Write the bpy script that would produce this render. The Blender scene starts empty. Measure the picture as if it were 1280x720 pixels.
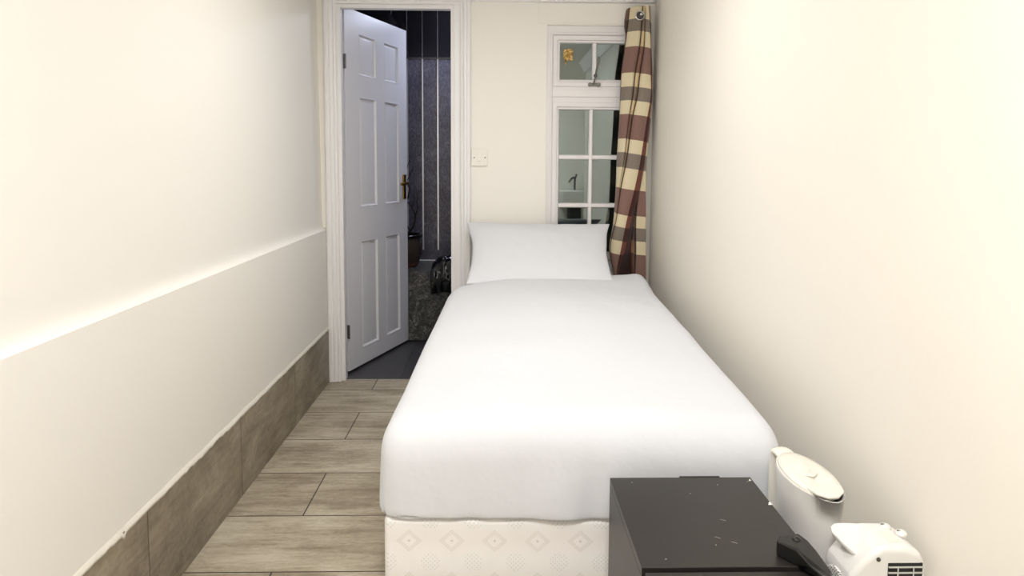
import bpy, bmesh, math, random
from mathutils import Vector, Matrix, noise
random.seed(4)
scn = bpy.context.scene
COL = scn.collection
PI = math.pi

# ------------------------------------------------------------------ materials
def lin(c):
    if isinstance(c, str):
        c = [int(c[i:i + 2], 16) / 255 for i in (0, 2, 4)]
    return tuple(x / 12.92 if x <= 0.04045 else ((x + 0.055) / 1.055) ** 2.4 for x in c) + (1.0,)

class NT:
    def __init__(s, name):
        s.m = bpy.data.materials.new(name); s.m.use_nodes = True
        s.t = s.m.node_tree; s.t.nodes.clear()
        s.out = s.n('ShaderNodeOutputMaterial')
    def n(s, kind, **kw):
        nd = s.t.nodes.new(kind)
        for k, v in kw.items(): setattr(nd, k, v)
        return nd
    def set(s, sock, v):
        if hasattr(v, 'is_linked') or isinstance(v, bpy.types.NodeSocket): s.t.links.new(v, sock)
        else: sock.default_value = v
    def math(s, op, a, b=0.0, c=None, clamp=False):
        nd = s.n('ShaderNodeMath', operation=op, use_clamp=clamp)
        s.set(nd.inputs[0], a); s.set(nd.inputs[1], b)
        if c is not None: s.set(nd.inputs[2], c)
        return nd.outputs[0]
    def mix(s, f, a, b, blend='MIX'):
        nd = s.n('ShaderNodeMix', data_type='RGBA', blend_type=blend)
        s.set(nd.inputs[0], f); s.set(nd.inputs[6], a); s.set(nd.inputs[7], b)
        return nd.outputs[2]
    def noise(s, vec, scale, detail=4, rough=0.55, dist=0.0):
        nd = s.n('ShaderNodeTexNoise'); s.t.links.new(vec, nd.inputs['Vector'])
        nd.inputs['Scale'].default_value = scale; nd.inputs['Detail'].default_value = detail
        nd.inputs['Roughness'].default_value = rough; nd.inputs['Distortion'].default_value = dist
        return nd.outputs['Fac']
    def ramp(s, f, stops, interp='LINEAR'):
        nd = s.n('ShaderNodeValToRGB'); cr = nd.color_ramp; cr.interpolation = interp
        while len(cr.elements) < len(stops): cr.elements.new(0.5)
        for e, (p, c) in zip(cr.elements, stops):
            e.position = p; e.color = c if len(c) == 4 else tuple(c) + (1,)
        s.set(nd.inputs[0], f); return nd.outputs[0]
    def obj(s): return s.n('ShaderNodeTexCoord').outputs['Object']
    def geo(s): return s.n('ShaderNodeNewGeometry').outputs['Position']
    def mapping(s, vec, scale=(1, 1, 1), loc=(0, 0, 0), rot=(0, 0, 0)):
        nd = s.n('ShaderNodeMapping'); s.t.links.new(vec, nd.inputs['Vector'])
        nd.inputs['Scale'].default_value = scale; nd.inputs['Location'].default_value = loc
        nd.inputs['Rotation'].default_value = rot
        return nd.outputs[0]
    def sep(s, vec):
        nd = s.n('ShaderNodeSeparateXYZ'); s.t.links.new(vec, nd.inputs[0]); return nd.outputs
    def comb(s, x, y, z):
        nd = s.n('ShaderNodeCombineXYZ')
        for i, v in enumerate((x, y, z)): s.set(nd.inputs[i], v)
        return nd.outputs[0]
    def bump(s, h, strength=0.2, dist=0.01):
        nd = s.n('ShaderNodeBump'); s.t.links.new(h, nd.inputs['Height'])
        nd.inputs['Strength'].default_value = strength; nd.inputs['Distance'].default_value = dist
        return nd.outputs[0]
    def bsdf(s, color, rough=0.5, metal=0.0, normal=None, spec=0.5, coat=0.0, sheen=0.0):
        nd = s.n('ShaderNodeBsdfPrincipled')
        s.set(nd.inputs['Base Color'], color); s.set(nd.inputs['Roughness'], rough)
        nd.inputs['Metallic'].default_value = metal; nd.inputs['Specular IOR Level'].default_value = spec
        nd.inputs['Coat Weight'].default_value = coat; nd.inputs['Sheen Weight'].default_value = sheen
        if normal is not None: s.t.links.new(normal, nd.inputs['Normal'])
        s.t.links.new(nd.outputs[0], s.out.inputs[0]); return nd

def plain(name, col, rough=0.5, metal=0.0, bscale=0, bstr=0.1, var=0.0, spec=0.5, coat=0.0):
    t = NT(name); c = lin(col)
    v = t.obj()
    f = t.noise(v, bscale or 30, 3)
    if var:
        dark = tuple(x * (1 - var) for x in c[:3]) + (1,)
        c = t.mix(f, dark, c)
    nrm = t.bump(f, bstr, 0.004) if bscale else None
    t.bsdf(c, rough, metal, nrm, spec, coat)
    return t.m

def wall_mat(name, col, col2):
    t = NT(name); p = t.geo()
    a = t.noise(p, 1.7, 3); b = t.noise(p, 60, 4)
    lump = t.noise(p, 9, 3)
    c = t.mix(a, lin(col), lin(col2))
    h = t.math('ADD', t.math('MULTIPLY', b, 0.25), lump)
    t.bsdf(c, 0.55, 0, t.bump(h, 0.18, 0.006), 0.35)
    return t.m

WALL = wall_mat('painted_plaster', 'f5f2ec', 'f5f1e9')
WALLR = wall_mat('painted_plaster_right', 'f4efe5', 'f3ede2')
CEIL = plain('ceiling_paint', 'f2efe9', 0.7, bscale=80, bstr=0.05)
GLOSS = plain('white_gloss_paint', 'f5f3f3', 0.32, bscale=25, bstr=0.06, var=0.03)
UPVC = plain('white_window_plastic', 'eeeaea', 0.28, spec=0.5)
DOORM = plain('white_door_paint', 'e9e8ec', 0.33, bscale=60, bstr=0.05, var=0.02)
CAULK = plain('white_caulk', 'f1ece0', 0.6, bscale=90, bstr=0.4)
BRASS = plain('brass', 'b08a42', 0.28, 1.0, bscale=40, bstr=0.03, var=0.35)
STEEL = plain('chrome', 'c9c9c9', 0.18, 1.0)
DULL = plain('dull_steel', '7a7874', 0.38, 1.0, bscale=60, bstr=0.05, var=0.3)
BLACK = plain('black_plastic', '151414', 0.34)
BLACKM = plain('matt_black', '0c0c0d', 0.6)
WPL = plain('white_plastic', 'e6e4e0', 0.3, spec=0.5)
CREAMPL = plain('cream_white_plastic', 'e6e3da', 0.35)
SWITCH = plain('switch_plastic', 'f3eee6', 0.25)

def floor_tiles():
    t = NT('wood_look_floor_tiles'); p = t.geo()
    br = t.n('ShaderNodeTexBrick'); br.offset = 0.45; br.squash = 1.0
    # rows run along X, 0.6 x 0.3 tiles
    v = t.mapping(p, loc=(0.635 + 0.6 * 6 + 0.0, 0.3 - 0.005 + 0.3 * 9 + 0.0, 0))
    t.t.links.new(v, br.inputs['Vector'])
    br.inputs['Color1'].default_value = (0.0, 0, 0, 1); br.inputs['Color2'].default_value = (1, 1, 1, 1)
    br.inputs['Mortar'].default_value = (0.5, 0.5, 0.5, 1)
    br.inputs['Scale'].default_value = 1.0; br.inputs['Mortar Size'].default_value = 0.0022
    br.inputs['Mortar Smooth'].default_value = 0.1; br.inputs['Bias'].default_value = 0
    br.inputs['Brick Width'].default_value = 0.6; br.inputs['Row Height'].default_value = 0.3
    tone = t.sep(br.outputs['Color'])[0]
    s1 = t.noise(t.mapping(p, (1.6, 11, 1)), 1.6, 6, 0.62, 0.6)
    s2 = t.noise(t.mapping(p, (3, 26, 1)), 3, 4, 0.6)
    s3 = t.noise(p, 3.2, 5, 0.6)
    s = t.math('ADD', t.math('MULTIPLY', s1, 0.45), t.math('ADD', t.math('MULTIPLY', s2, 0.2), t.math('MULTIPLY', s3, 0.35)))
    s = t.math('ADD', s, t.math('MULTIPLY', t.math('SUBTRACT', tone, 0.5), 0.05))
    fine = t.noise(t.mapping(p, (1, 2.2, 1)), 45, 5, 0.7)
    s = t.math('ADD', s, t.math('MULTIPLY', t.math('SUBTRACT', fine, 0.5), 0.22))
    c = t.ramp(s, [(0.35, lin('7a6f5e')), (0.45, lin('9a8e79')), (0.53, lin('b2a792')), (0.62, lin('c6bda9'))])
    c = t.mix(br.outputs['Fac'], c, lin('2c251e'))
    h = t.math('SUBTRACT', t.math('MULTIPLY', s, 0.3), br.outputs['Fac'])
    t.bsdf(c, 0.42, 0, t.bump(h, 0.25, 0.003), 0.4)
    return t.m
FLOOR = floor_tiles()

def base_tiles():
    t = NT('wood_look_baseboard_tiles'); p = t.geo(); x, y, z = t.sep(p)
    u = t.math('FRACT', t.math('DIVIDE', t.math('ADD', y, 6.1 - 1.628), 0.61))
    d = t.math('MINIMUM', u, t.math('SUBTRACT', 1.0, u))
    joint = t.math('LESS_THAN', d, 0.0028)
    tone = t.math('FLOOR', t.math('DIVIDE', t.math('ADD', y, 6.1 - 1.628), 0.61))
    off = t.math('MULTIPLY', tone, 3.7)
    pv = t.comb(off, t.math('ADD', y, off), z)
    s1 = t.noise(t.mapping(pv, (1, 3, 7), rot=(0.35, 0, 0)), 1.3, 6, 0.62, 0.9)
    s2 = t.noise(t.mapping(pv, (1, 2.5, 30), rot=(0.2, 0, 0)), 2.4, 4, 0.6, 0.4)
    s3 = t.noise(pv, 4.5, 5, 0.6)
    s = t.math('ADD', t.math('MULTIPLY', s1, 0.45), t.math('ADD', t.math('MULTIPLY', s2, 0.2), t.math('MULTIPLY', s3, 0.35)))
    fine = t.noise(pv, 50, 5, 0.7)
    s = t.math('ADD', s, t.math('MULTIPLY', t.math('SUBTRACT', fine, 0.5), 0.22))
    c = t.ramp(s, [(0.35, lin('685f52')), (0.46, lin('877d6c')), (0.55, lin('9b907d')), (0.66, lin('b2a896'))])
    c = t.mix(joint, c, lin('4a4238'))
    t.bsdf(c, 0.45, 0, t.bump(t.math('SUBTRACT', t.math('MULTIPLY', s, .3), joint), 0.25, 0.003), 0.4)
    return t.m
BASET = base_tiles()

def slate_floor():
    t = NT('dark_bathroom_floor_tiles'); p = t.geo()
    br = t.n('ShaderNodeTexBrick'); br.offset = 0.0
    v = t.mapping(p, loc=(0.515 + 1.2, -0.2, 0)); t.t.links.new(v, br.inputs['Vector'])
    br.inputs['Color1'].default_value = lin('4a484c'); br.inputs['Color2'].default_value = lin('545255')
    br.inputs['Mortar'].default_value = lin('1d1c1f'); br.inputs['Scale'].default_value = 1
    br.inputs['Mortar Size'].default_value = 0.003; br.inputs['Brick Width'].default_value = 0.3
    br.inputs['Row Height'].default_value = 0.6; br.inputs['Mortar Smooth'].default_value = 0.1
    n = t.noise(p, 14, 5)
    c = t.mix(n, br.outputs['Color'], lin('2c2b2f'))
    t.bsdf(c, 0.35, 0, t.bump(t.math('SUBTRACT', n, br.outputs['Fac']), 0.2, 0.003))
    return t.m
SLATE = slate_floor()

def cladding():
    t = NT('dark_speckled_wall_cladding'); p = t.geo(); z = t.sep(p)[2]
    n = t.noise(t.mapping(p, (1, 1, 0.45)), 120, 3, 0.7); n2 = t.noise(p, 6, 4)
    f = t.math('ADD', t.math('MULTIPLY', n, 0.65), t.math('MULTIPLY', n2, 0.35))
    c = t.ramp(f, [(0.35, lin('3d3a46')), (0.5, lin('585463')), (0.65, lin('77737f'))])
    t.bsdf(c, 0.3, 0, t.bump(n, 0.08, 0.002), 0.5)
    return t.m
CLAD = cladding()
BLACKCLAD = plain('black_gloss_cladding', '17151b', 0.2, bscale=30, bstr=0.02)

def marble():
    t = NT('dark_crinkled_marble_vinyl'); p = t.geo()
    w = t.noise(p, 7, 4, 0.6)
    wv = t.n('ShaderNodeVectorMath', operation='ADD'); t.t.links.new(p, wv.inputs[0])
    t.t.links.new(t.comb(w, t.math('MULTIPLY', w, 0.7), w), wv.inputs[1])
    vo = t.n('ShaderNodeTexVoronoi', feature='DISTANCE_TO_EDGE'); t.t.links.new(wv.outputs[0], vo.inputs['Vector'])
    vo.inputs['Scale'].default_value = 17
    n = t.noise(wv.outputs[0], 16, 5, 0.7, 1.2)
    e = t.math('MULTIPLY', vo.outputs['Distance'], 5.0, clamp=True)
    f = t.math('ADD', t.math('MULTIPLY', n, 0.8), t.math('MULTIPLY', t.math('SUBTRACT', 1.0, e), 0.16))
    c = t.ramp(f, [(0.36, lin('252423')), (0.48, lin('4a4947')), (0.58, lin('6d6b68')), (0.68, lin('9c9a95')), (0.78, lin('b9b7b2'))])
    t.bsdf(c, 0.3, 0, t.bump(n, 0.5, 0.01))
    return t.m
MARBLE = marble()

def cotton(name, col):
    t = NT(name); v = t.obj()
    a = t.noise(v, 5.5, 4, 0.5); b = t.noise(v, 380, 2)
    h = t.math('ADD', t.math('MULTIPLY', a, 1.0), t.math('MULTIPLY', b, 0.02))
    t.bsdf(lin(col), 0.85, 0, t.bump(h, 0.45, 0.02), 0.2, sheen=0.15)
    return t.m
COTTON = cotton('white_cotton', 'd9dbe0')
PILLOWM = cotton('white_pillow_cotton', 'dcdee3')

def divan():
    t = NT('quilted_diamond_damask'); v = t.obj(); x, y, z = t.sep(v)
    xx = t.math('ADD', x, y)               # works on the end and on the long sides
    P = 0.099; R = 0.102
    fx = t.math('SUBTRACT', t.math('FRACT', t.math('DIVIDE', t.math('ADD', xx, 5.0), P)), 0.5)
    fz = t.math('SUBTRACT', t.math('FRACT', t.math('DIVIDE', t.math('ADD', z, 5.0 + 0.0655), R)), 0.5)
    d = t.math('ADD', t.math('ABSOLUTE', fx), t.math('ABSOLUTE', t.math('MULTIPLY', fz, 1.15)))
    rings = None
    for r in (0.20, 0.245, 0.29):
        k = t.math('LESS_THAN', t.math('ABSOLUTE', t.math('SUBTRACT', d, r)), 0.0075)
        rings = k if rings is None else t.math('MAXIMUM', rings, k)
    dot = t.math('LESS_THAN', d, 0.04)
    rings = t.math('MAXIMUM', rings, dot)
    # little flowers between the rows
    fz2 = t.math('SUBTRACT', t.math('FRACT', t.math('DIVIDE', t.math('ADD', z, 5.0 + 0.0145), R)), 0.5)
    fx2 = t.math('SUBTRACT', t.math('FRACT', t.math('DIVIDE', t.math('ADD', xx, 5.0 + P / 2), P)), 0.5)
    ch = t.math('MULTIPLY', t.math('SINE', t.math('MULTIPLY', xx, 620.0)), t.math('SINE', t.math('MULTIPLY', z, 620.0)))
    fl = t.math('MULTIPLY', t.math('GREATER_THAN', ch, 0.45),
                t.math('LESS_THAN', t.math('ADD', t.math('MULTIPLY', fx2, fx2), t.math('MULTIPLY', fz2, fz2)), 0.05))
    weave = t.noise(v, 240, 3)
    band = t.math('GREATER_THAN', t.math('ABSOLUTE', fz), 0.26)
    base = t.mix(band, lin('f3eeec'), lin('f1f0ef'))
    base = t.mix(weave, base, lin('f6f2f0'))
    c = t.mix(t.math('MULTIPLY', rings, 0.34), base, lin('a39483'))
    c = t.mix(t.math('MULTIPLY', fl, 0.25), c, lin('9fa39d'))
    quilt = t.math('MULTIPLY', t.math('SINE', t.math('MULTIPLY', z, 2 * PI / R)), 0.5)
    q2 = t.math('ABSOLUTE', t.math('SINE', t.math('MULTIPLY', xx, PI / P)))
    h = t.math('ADD', t.math('MULTIPLY', quilt, q2), t.math('MULTIPLY', weave, 0.12))
    t.bsdf(c, 0.8, 0, t.bump(h, 0.3, 0.008), 0.2)
    return t.m
DIVAN = divan()

def ash(name, col, col2, rough):
    t = NT(name); v = t.obj()
    g = t.noise(t.mapping(v, (6, 60, 60)), 2.0, 4, 0.6); n = t.noise(v, 5, 4, 0.6)
    f = t.math('ADD', t.math('MULTIPLY', g, 0.5), t.math('MULTIPLY', n, 0.5))
    c = t.mix(f, lin(col), lin(col2))
    # dust specks and white chips
    vo = t.n('ShaderNodeTexVoronoi', feature='F1'); t.t.links.new(v, vo.inputs['Vector']); vo.inputs['Scale'].default_value = 26
    r = t.sep(vo.outputs['Color'])[0]
    sp = t.math('MULTIPLY', t.math('LESS_THAN', vo.outputs['Distance'], t.math('MULTIPLY', r, 0.055)), t.math('GREATER_THAN', r, 0.62))
    c = t.mix(sp, c, lin('b9b6b1'))
    t.bsdf(c, rough, 0, t.bump(g, 0.06, 0.002), 0.5)
    return t.m
BWOOD = ash('black_brown_foil', '1d1a19', '292523', 0.40)

def plaid():
    t = NT('plaid_curtain_cloth'); uv = t.n('ShaderNodeUVMap'); uv.uv_map = 'UVMap'
    u, v, _ = t.sep(uv.outputs[0])
    # rows: v = metres below the curtain head
    rows = [0, .057, .119, .197, .323, .394, .461, .532, .652, .724, .797, .902, 1.028, 1.093, 1.159, 1.225, 1.36, 1.43, 1.5, 1.57, 1.7]
    kinds = 'cgcbcgcbcgcbcgcbcgcbc'
    RC = dict(c=lin('e0d5b8'), g=lin('867c74'), b=lin('866861'))
    st = [(r / 1.75, RC[k]) for r, k in zip(rows, kinds)]
    row = t.ramp(t.math('DIVIDE', v, 1.75), st, 'CONSTANT')
    cols = [(0, lin('7d5f5a')), (.10, lin('fffdf6')), (.30, lin('f3e6d0')), (.345, lin('fffdf6')), (.52, lin('8a5452')), (.60, lin('5a2023')),
            (.72, lin('c39a7c')), (.82, lin('8a6a64')), (.86, lin('fffdf6'))]
    colr = t.ramp(u, cols, 'CONSTANT')
    c = t.mix(1.0, row, colr, 'MULTIPLY')
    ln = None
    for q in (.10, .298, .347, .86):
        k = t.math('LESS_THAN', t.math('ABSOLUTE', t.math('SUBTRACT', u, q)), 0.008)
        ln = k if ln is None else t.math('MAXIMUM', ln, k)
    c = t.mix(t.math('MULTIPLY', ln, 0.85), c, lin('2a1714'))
    w = t.n('ShaderNodeTexWave'); w.bands_direction = 'Y'; t.t.links.new(uv.outputs[0], w.inputs['Vector']); w.inputs['Scale'].default_value = 90
    c = t.mix(t.math('MULTIPLY', w.outputs['Fac'], 0.1), c, lin('6e5a50'))
    t.bsdf(c, 0.75, 0, None, 0.25, sheen=0.2)
    return t.m
PLAID = plaid()

def glass():
    t = NT('window_pane_glass')
    tr = t.n('ShaderNodeBsdfTransparent'); tr.inputs[0].default_value = (0.80, 0.86, 0.85, 1)
    gl = t.n('ShaderNodeBsdfGlossy'); gl.inputs['Color'].default_value = (0.90, 1.0, 1.0, 1); gl.inputs['Roughness'].default_value = 0.0
    lw = t.n('ShaderNodeLayerWeight'); lw.inputs[0].default_value = 0.28
    f = t.math('ADD', t.math('MULTIPLY', lw.outputs['Fresnel'], 0.6), 0.145, clamp=True)
    mx = t.n('ShaderNodeMixShader'); t.set(mx.inputs[0], f)
    t.t.links.new(tr.outputs[0], mx.inputs[1]); t.t.links.new(gl.outputs[0], mx.inputs[2])
    t.t.links.new(mx.outputs[0], t.out.inputs[0]); return t.m
GLASS = glass()

def emit(name, col, power):
    t = NT(name); e = t.n('ShaderNodeEmission'); e.inputs[0].default_value = tuple(col) + (1,); e.inputs[1].default_value = power
    t.t.links.new(e.outputs[0], t.out.inputs[0]); return t.m

def pot_mat():
    t = NT('brown_glazed_pot'); z = t.sep(t.obj())[2]
    n = t.noise(t.obj(), 12, 4)
    c = t.ramp(t.math('ADD', z, t.math('MULTIPLY', n, 0.03)), [(0.045, lin('5a3626')), (0.06, lin('3b322c')), (0.2, lin('453d36'))])
    t.bsdf(c, 0.25); return t.m
POT = pot_mat()
TWIG = plain('dark_twig_bark', '2a2320', 0.8, bscale=60, bstr=0.5, var=0.4)
BAG = plain('black_plastic_film', '0a0a0b', 0.16, bscale=28, bstr=0.6)

def paper():
    t = NT('golden_brown_sticker_paper'); v = t.obj()
    n = t.noise(v, 90, 3, 0.6, 1.0)
    t.bsdf(t.ramp(n, [(0.4, lin('7c5a22')), (0.5, lin('b58a3c')), (0.6, lin('dfc486'))], 'LINEAR'), 0.7); return t.m
PAPER = paper()

# ------------------------------------------------------------------ mesh helpers
class MB:
    def __init__(s): s.bm = bmesh.new()
    def box(s, a, b):
        (x0, y0, z0), (x1, y1, z1) = a, b
        vs = [s.bm.verts.new(p) for p in ((x0, y0, z0), (x1, y0, z0), (x1, y1, z0), (x0, y1, z0), (x0, y0, z1), (x1, y0, z1), (x1, y1, z1), (x0, y1, z1))]
        for f in ((3, 2, 1, 0), (4, 5, 6, 7), (0, 1, 5, 4), (1, 2, 6, 5), (2, 3, 7, 6), (3, 0, 4, 7)): s.bm.faces.new([vs[i] for i in f])
        return s
    def prism(s, pts, ext):                 # closed polygon extruded by a vector
        e = Vector(ext); a = [s.bm.verts.new(p) for p in pts]; b = [s.bm.verts.new(Vector(p) + e) for p in pts]
        n = len(pts); s.bm.faces.new(a); s.bm.faces.new(b[::-1])
        for i in range(n): s.bm.faces.new([a[i], b[i], b[(i + 1) % n], a[(i + 1) % n]])
        return s
    def frame(s, prof, rect, plane='xz', closed=True):
        """sweep a profile (offset outward, depth y) around a rectangle x0,z0,x1,z1 with mitred corners"""
        x0, z0, x1, z1 = rect; loops = []
        for cx, cz, sx, sz in ((x0, z0, -1, -1), (x1, z0, 1, -1), (x1, z1, 1, 1), (x0, z1, -1, 1)):
            loops.append([s.bm.verts.new((cx + sx * o, y, cz + sz * o)) for o, y in prof])
        n = len(prof)
        for i in range(4):
            A, B = loops[i], loops[(i + 1) % 4]
            for j in range(n if closed else n - 1):
                k = (j + 1) % n; s.bm.faces.new([A[j], A[k], B[k], B[j]])
        return s
    def tube(s, path, rad, seg=12, cap=True):
        path = [Vector(p) for p in path]; n = len(path)
        if not isinstance(rad, (list, tuple)): rad = [rad] * n
        rings = []; up = None
        for i, p in enumerate(path):
            d = (path[min(i + 1, n - 1)] - path[max(i - 1, 0)]).normalized()
            if up is None:
                up = Vector((0, 0, 1)) if abs(d.z) < 0.9 else Vector((1, 0, 0))
            a = d.cross(up).normalized(); b = a.cross(d).normalized(); up = b
            r = rad[i]; ra, rb = r if isinstance(r, tuple) else (r, r)
            rings.append([s.bm.verts.new(p + a * ra * math.cos(2 * PI * k / seg) + b * rb * math.sin(2 * PI * k / seg)) for k in range(seg)])
        for i in range(n - 1):
            for k in range(seg): s.bm.faces.new([rings[i][k], rings[i][(k + 1) % seg], rings[i + 1][(k + 1) % seg], rings[i + 1][k]])
        if cap: s.bm.faces.new(rings[0][::-1]); s.bm.faces.new(rings[-1])
        return s
    def lathe(s, prof, c=(0, 0, 0), seg=32, axis='z'):
        c = Vector(c); rings = []
        def P(r, h, a):
            if axis == 'z': return c + Vector((r * math.cos(a), r * math.sin(a), h))
            if axis == 'y': return c + Vector((r * math.cos(a), h, r * math.sin(a)))
            return c + Vector((h, r * math.cos(a), r * math.sin(a)))
        for r, h in prof:
            if r < 1e-6: rings.append([s.bm.verts.new(P(0, h, 0))])
            else: rings.append([s.bm.verts.new(P(r, h, 2 * PI * k / seg)) for k in range(seg)])
        for A, B in zip(rings, rings[1:]):
            for k in range(seg):
                q = [A[k % len(A)], A[(k + 1) % len(A)], B[(k + 1) % len(B)], B[k % len(B)]]
                q = [v for i, v in enumerate(q) if v not in q[:i]]
                if len(q) > 2:
                    try: s.bm.faces.new(q)
                    except ValueError: pass
        return s
    def grid(s, nu, nv, fn, wrapu=False):
        g = [[s.bm.verts.new(fn(i, j)) for j in range(nv)] for i in range(nu)]
        for i in range(nu if wrapu else nu - 1):
            for j in range(nv - 1):
                s.bm.faces.new([g[i][j], g[(i + 1) % nu][j], g[(i + 1) % nu][j + 1], g[i][j + 1]])
        return g

def wloc(o):
    v = Vector((0, 0, 0))
    while o is not None: v += o.location; o = o.parent
    return v

def put(name, mb, mat, parent=None, bevel=0.0, smooth=False, world=False, seg=2, sub=0, solid=0.0, angle=40, recalc=True):
    bm = mb.bm
    if world and parent is not None:
        bmesh.ops.translate(bm, vec=-wloc(parent), verts=bm.verts)
    if recalc: bmesh.ops.recalc_face_normals(bm, faces=bm.faces)
    me = bpy.data.meshes.new(name); bm.to_mesh(me); bm.free()
    if smooth:
        for p in me.polygons: p.use_smooth = True
    me.materials.append(mat)
    o = bpy.data.objects.new(name, me); COL.objects.link(o); o.parent = parent
    if solid:
        m = o.modifiers.new('thickness', 'SOLIDIFY'); m.thickness = solid; m.offset = 0
    if bevel:
        m = o.modifiers.new('bevel', 'BEVEL'); m.width = bevel; m.segments = seg; m.limit_method = 'ANGLE'; m.angle_limit = math.radians(angle)
        m.harden_normals = False
        for p in me.polygons: p.use_smooth = True
        w = o.modifiers.new('wn', 'WEIGHTED_NORMAL'); w.keep_sharp = True
    if sub:
        m = o.modifiers.new('sub', 'SUBSURF'); m.levels = sub; m.render_levels = sub
    return o

def root(name, loc=(0, 0, 0), rz=0.0):
    o = bpy.data.objects.new(name, None); COL.objects.link(o); o.location = loc; o.rotation_euler = (0, 0, rz)
    o.empty_display_size = 0.05
    return o
def tag(o, label, cat, group=None):
    o['label'] = label; o['category'] = cat
    if group: o['group'] = group
    return o
def struct(o, label=None):
    o['kind'] = 'structure'
    if label: o['label'] = label
    return o

def catmull(pts, n):
    pts = [Vector(p) for p in pts]; out = []
    for i in range(len(pts) - 1):
        p0, p1, p2, p3 = pts[max(i - 1, 0)], pts[i], pts[i + 1], pts[min(i + 2, len(pts) - 1)]
        for k in range(n):
            t = k / n
            out.append(0.5 * ((2 * p1) + (p2 - p0) * t + (2 * p0 - 5 * p1 + 4 * p2 - p3) * t * t + (3 * p1 - p0 - 3 * p2 + p3) * t ** 3))
    out.append(pts[-1]); return out

# ------------------------------------------------------------------ room shell
YB, CZ = 3.45, 2.06
XR, XL = 0.80, -0.885
m = MB(); m.box((-1.2, -0.75, -0.12), (1.5, 3.475, 0)); struct(put('floor', m, FLOOR))
m = MB(); m.box((-1.2, -0.75, CZ), (1.5, 3.55, CZ + 0.1)); struct(put('ceiling', m, CEIL))
# left wall: upper part set back above a chamfered ledge
m = MB()
prof = [(-1.2, 0), (XL - 0.004, 0), (XL - 0.004, 0.28), (XL, 0.292), (XL, 0.806)] + [(XL - 0.0015 - 0.018 * (1 - math.exp(-k * 0.004 / 0.014)), 0.8075 + k * 0.004) for k in range(18)] + [(XL - 0.030, CZ), (-1.2, CZ)]
m.prism([(x, -0.75, z) for x, z in prof], (0, 4.30, 0)); struct(put('wall_left', m, WALL))
# back wall round the door and the window
m = MB()
for a, b in (((-1.2, 0), (-0.83, CZ)), ((-0.83, 1.955), (-0.19, CZ)), ((-0.19, 0), (0.25, CZ)), ((0.25, 1.857), (0.735, CZ)), ((0.25, 0), (0.735, 0.60)), ((0.735, 0), (1.5, CZ))):
    m.box((a[0], YB, a[1]), (b[0], 3.55, b[1]))
struct(put('wall_back', m, WALL))
# right wall, with the wider part of the room behind the camera
m = MB(); m.box((XR, 0.85, 0), (XR + 0.7, YB, CZ)); m.box((1.4, -0.75, 0), (1.5, 0.85, CZ)); struct(put('wall_right', m, WALLR))
m = MB(); m.box((-0.921, -0.75, 0), (1.4, -0.65, CZ)); struct(put('wall_front', m, WALL))
# tiled baseboard and the wobbly painted line along its top
m = MB(); m.box((XL - 0.004, -0.65, 0), (XL + 0.004, YB, 0.285)); struct(put('baseboard_left', m, BASET, bevel=0.001))
m = MB(); N = 420
def caulk(i, j):
    y = -0.65 + (YB + 0.65) * i / (N - 1)
    n1 = noise.noise(Vector((y * 9, 1, 0))); n2 = noise.noise(Vector((y * 40, 5, 0)))
    lo = 0.277 + 0.0045 * n1 + 0.004 * n2 - (0.012 if abs(y - 1.52) < 0.007 else 0)
    hi = 0.297 + 0.003 * n1
    return [(XL - 0.002, y, lo), (XL + 0.0055, y, lo + 0.001), (XL + 0.006, y, lo + 0.009), (XL - 0.001, y, hi)][j]
m.grid(N, 4, caulk); struct(put('trim_1', m, CAULK, smooth=True))
# cornice along the back wall and the side walls
cor = [(0, 1.968), (0.016, 1.970), (0.022, 1.980), (0.028, 1.990), (0.036, 2.010), (0.052, 2.035), (0.066, 2.048), (0.070, 2.06), (0, 2.06)]
m = MB(); m.prism([(-0.137, YB - o, z) for o, z in cor], (XR + 0.137, 0, 0)); struct(put('trim_2', m, GLOSS))
m = MB(); m.prism([(XR - o * 0.9, 0.85, z) for o, z in cor], (0, YB - 0.85, 0)); struct(put('trim_3', m, GLOSS))
m = MB(); m.prism([(XL - 0.036 + o, -0.65, z) for o, z in cor], (0, YB + 0.65 - 0.02, 0)); struct(put('trim_4', m, GLOSS))
# slightly raised plaster lintel above the window
m = MB(); m.box((0.205, YB - 0.004, 1.863), (0.79, YB + 0.002, 1.966)); struct(put('trim_5', m, WALL, bevel=0.002))
# narrow filler strip between left wall and architrave
m = MB(); m.box((XL - 0.036, YB - 0.012, 0.815), (XL + 0.001, YB, 1.99)); struct(put('trim_6', m, WALLR, bevel=0.002))

# ------------------------------------------------------------------ door frame (architrave, lining, stop)
arch = [(0, 3.448), (0, 3.436), (0.004, 3.432), (0.012, 3.431), (0.016, 3.436), (0.020, 3.431), (0.026, 3.427), (0.034, 3.4275), (0.038, 3.431), (0.042, 3.427), (0.056, 3.426), (0.062, 3.430), (0.065, 3.436), (0.065, 3.449)]
def jamb_sweep(mb, prof, x0, x1, ztop, zb=0.0, wl=1.0, wr=1.0):
    bm = mb.bm; loops = []
    for cx, cz, sx, sz, w in ((x0, zb, -1, 0, wl), (x0, ztop, -1, 1, wl), (x1, ztop, 1, 1, wr), (x1, zb, 1, 0, wr)):
        loops.append([bm.verts.new((cx + sx * o * w, y, cz + sz * o)) for o, y in prof])
    n = len(prof)
    for A, B in zip(loops, loops[1:]):
        for j in range(n): bm.faces.new([A[j], A[(j + 1) % n], B[(j + 1) % n], B[j]])
    bm.faces.new(loops[0]); bm.faces.new(loops[-1][::-1])
m = MB(); jamb_sweep(m, arch, -0.820, -0.193, 1.950, 0.0, 1.0, 0.86)
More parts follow.
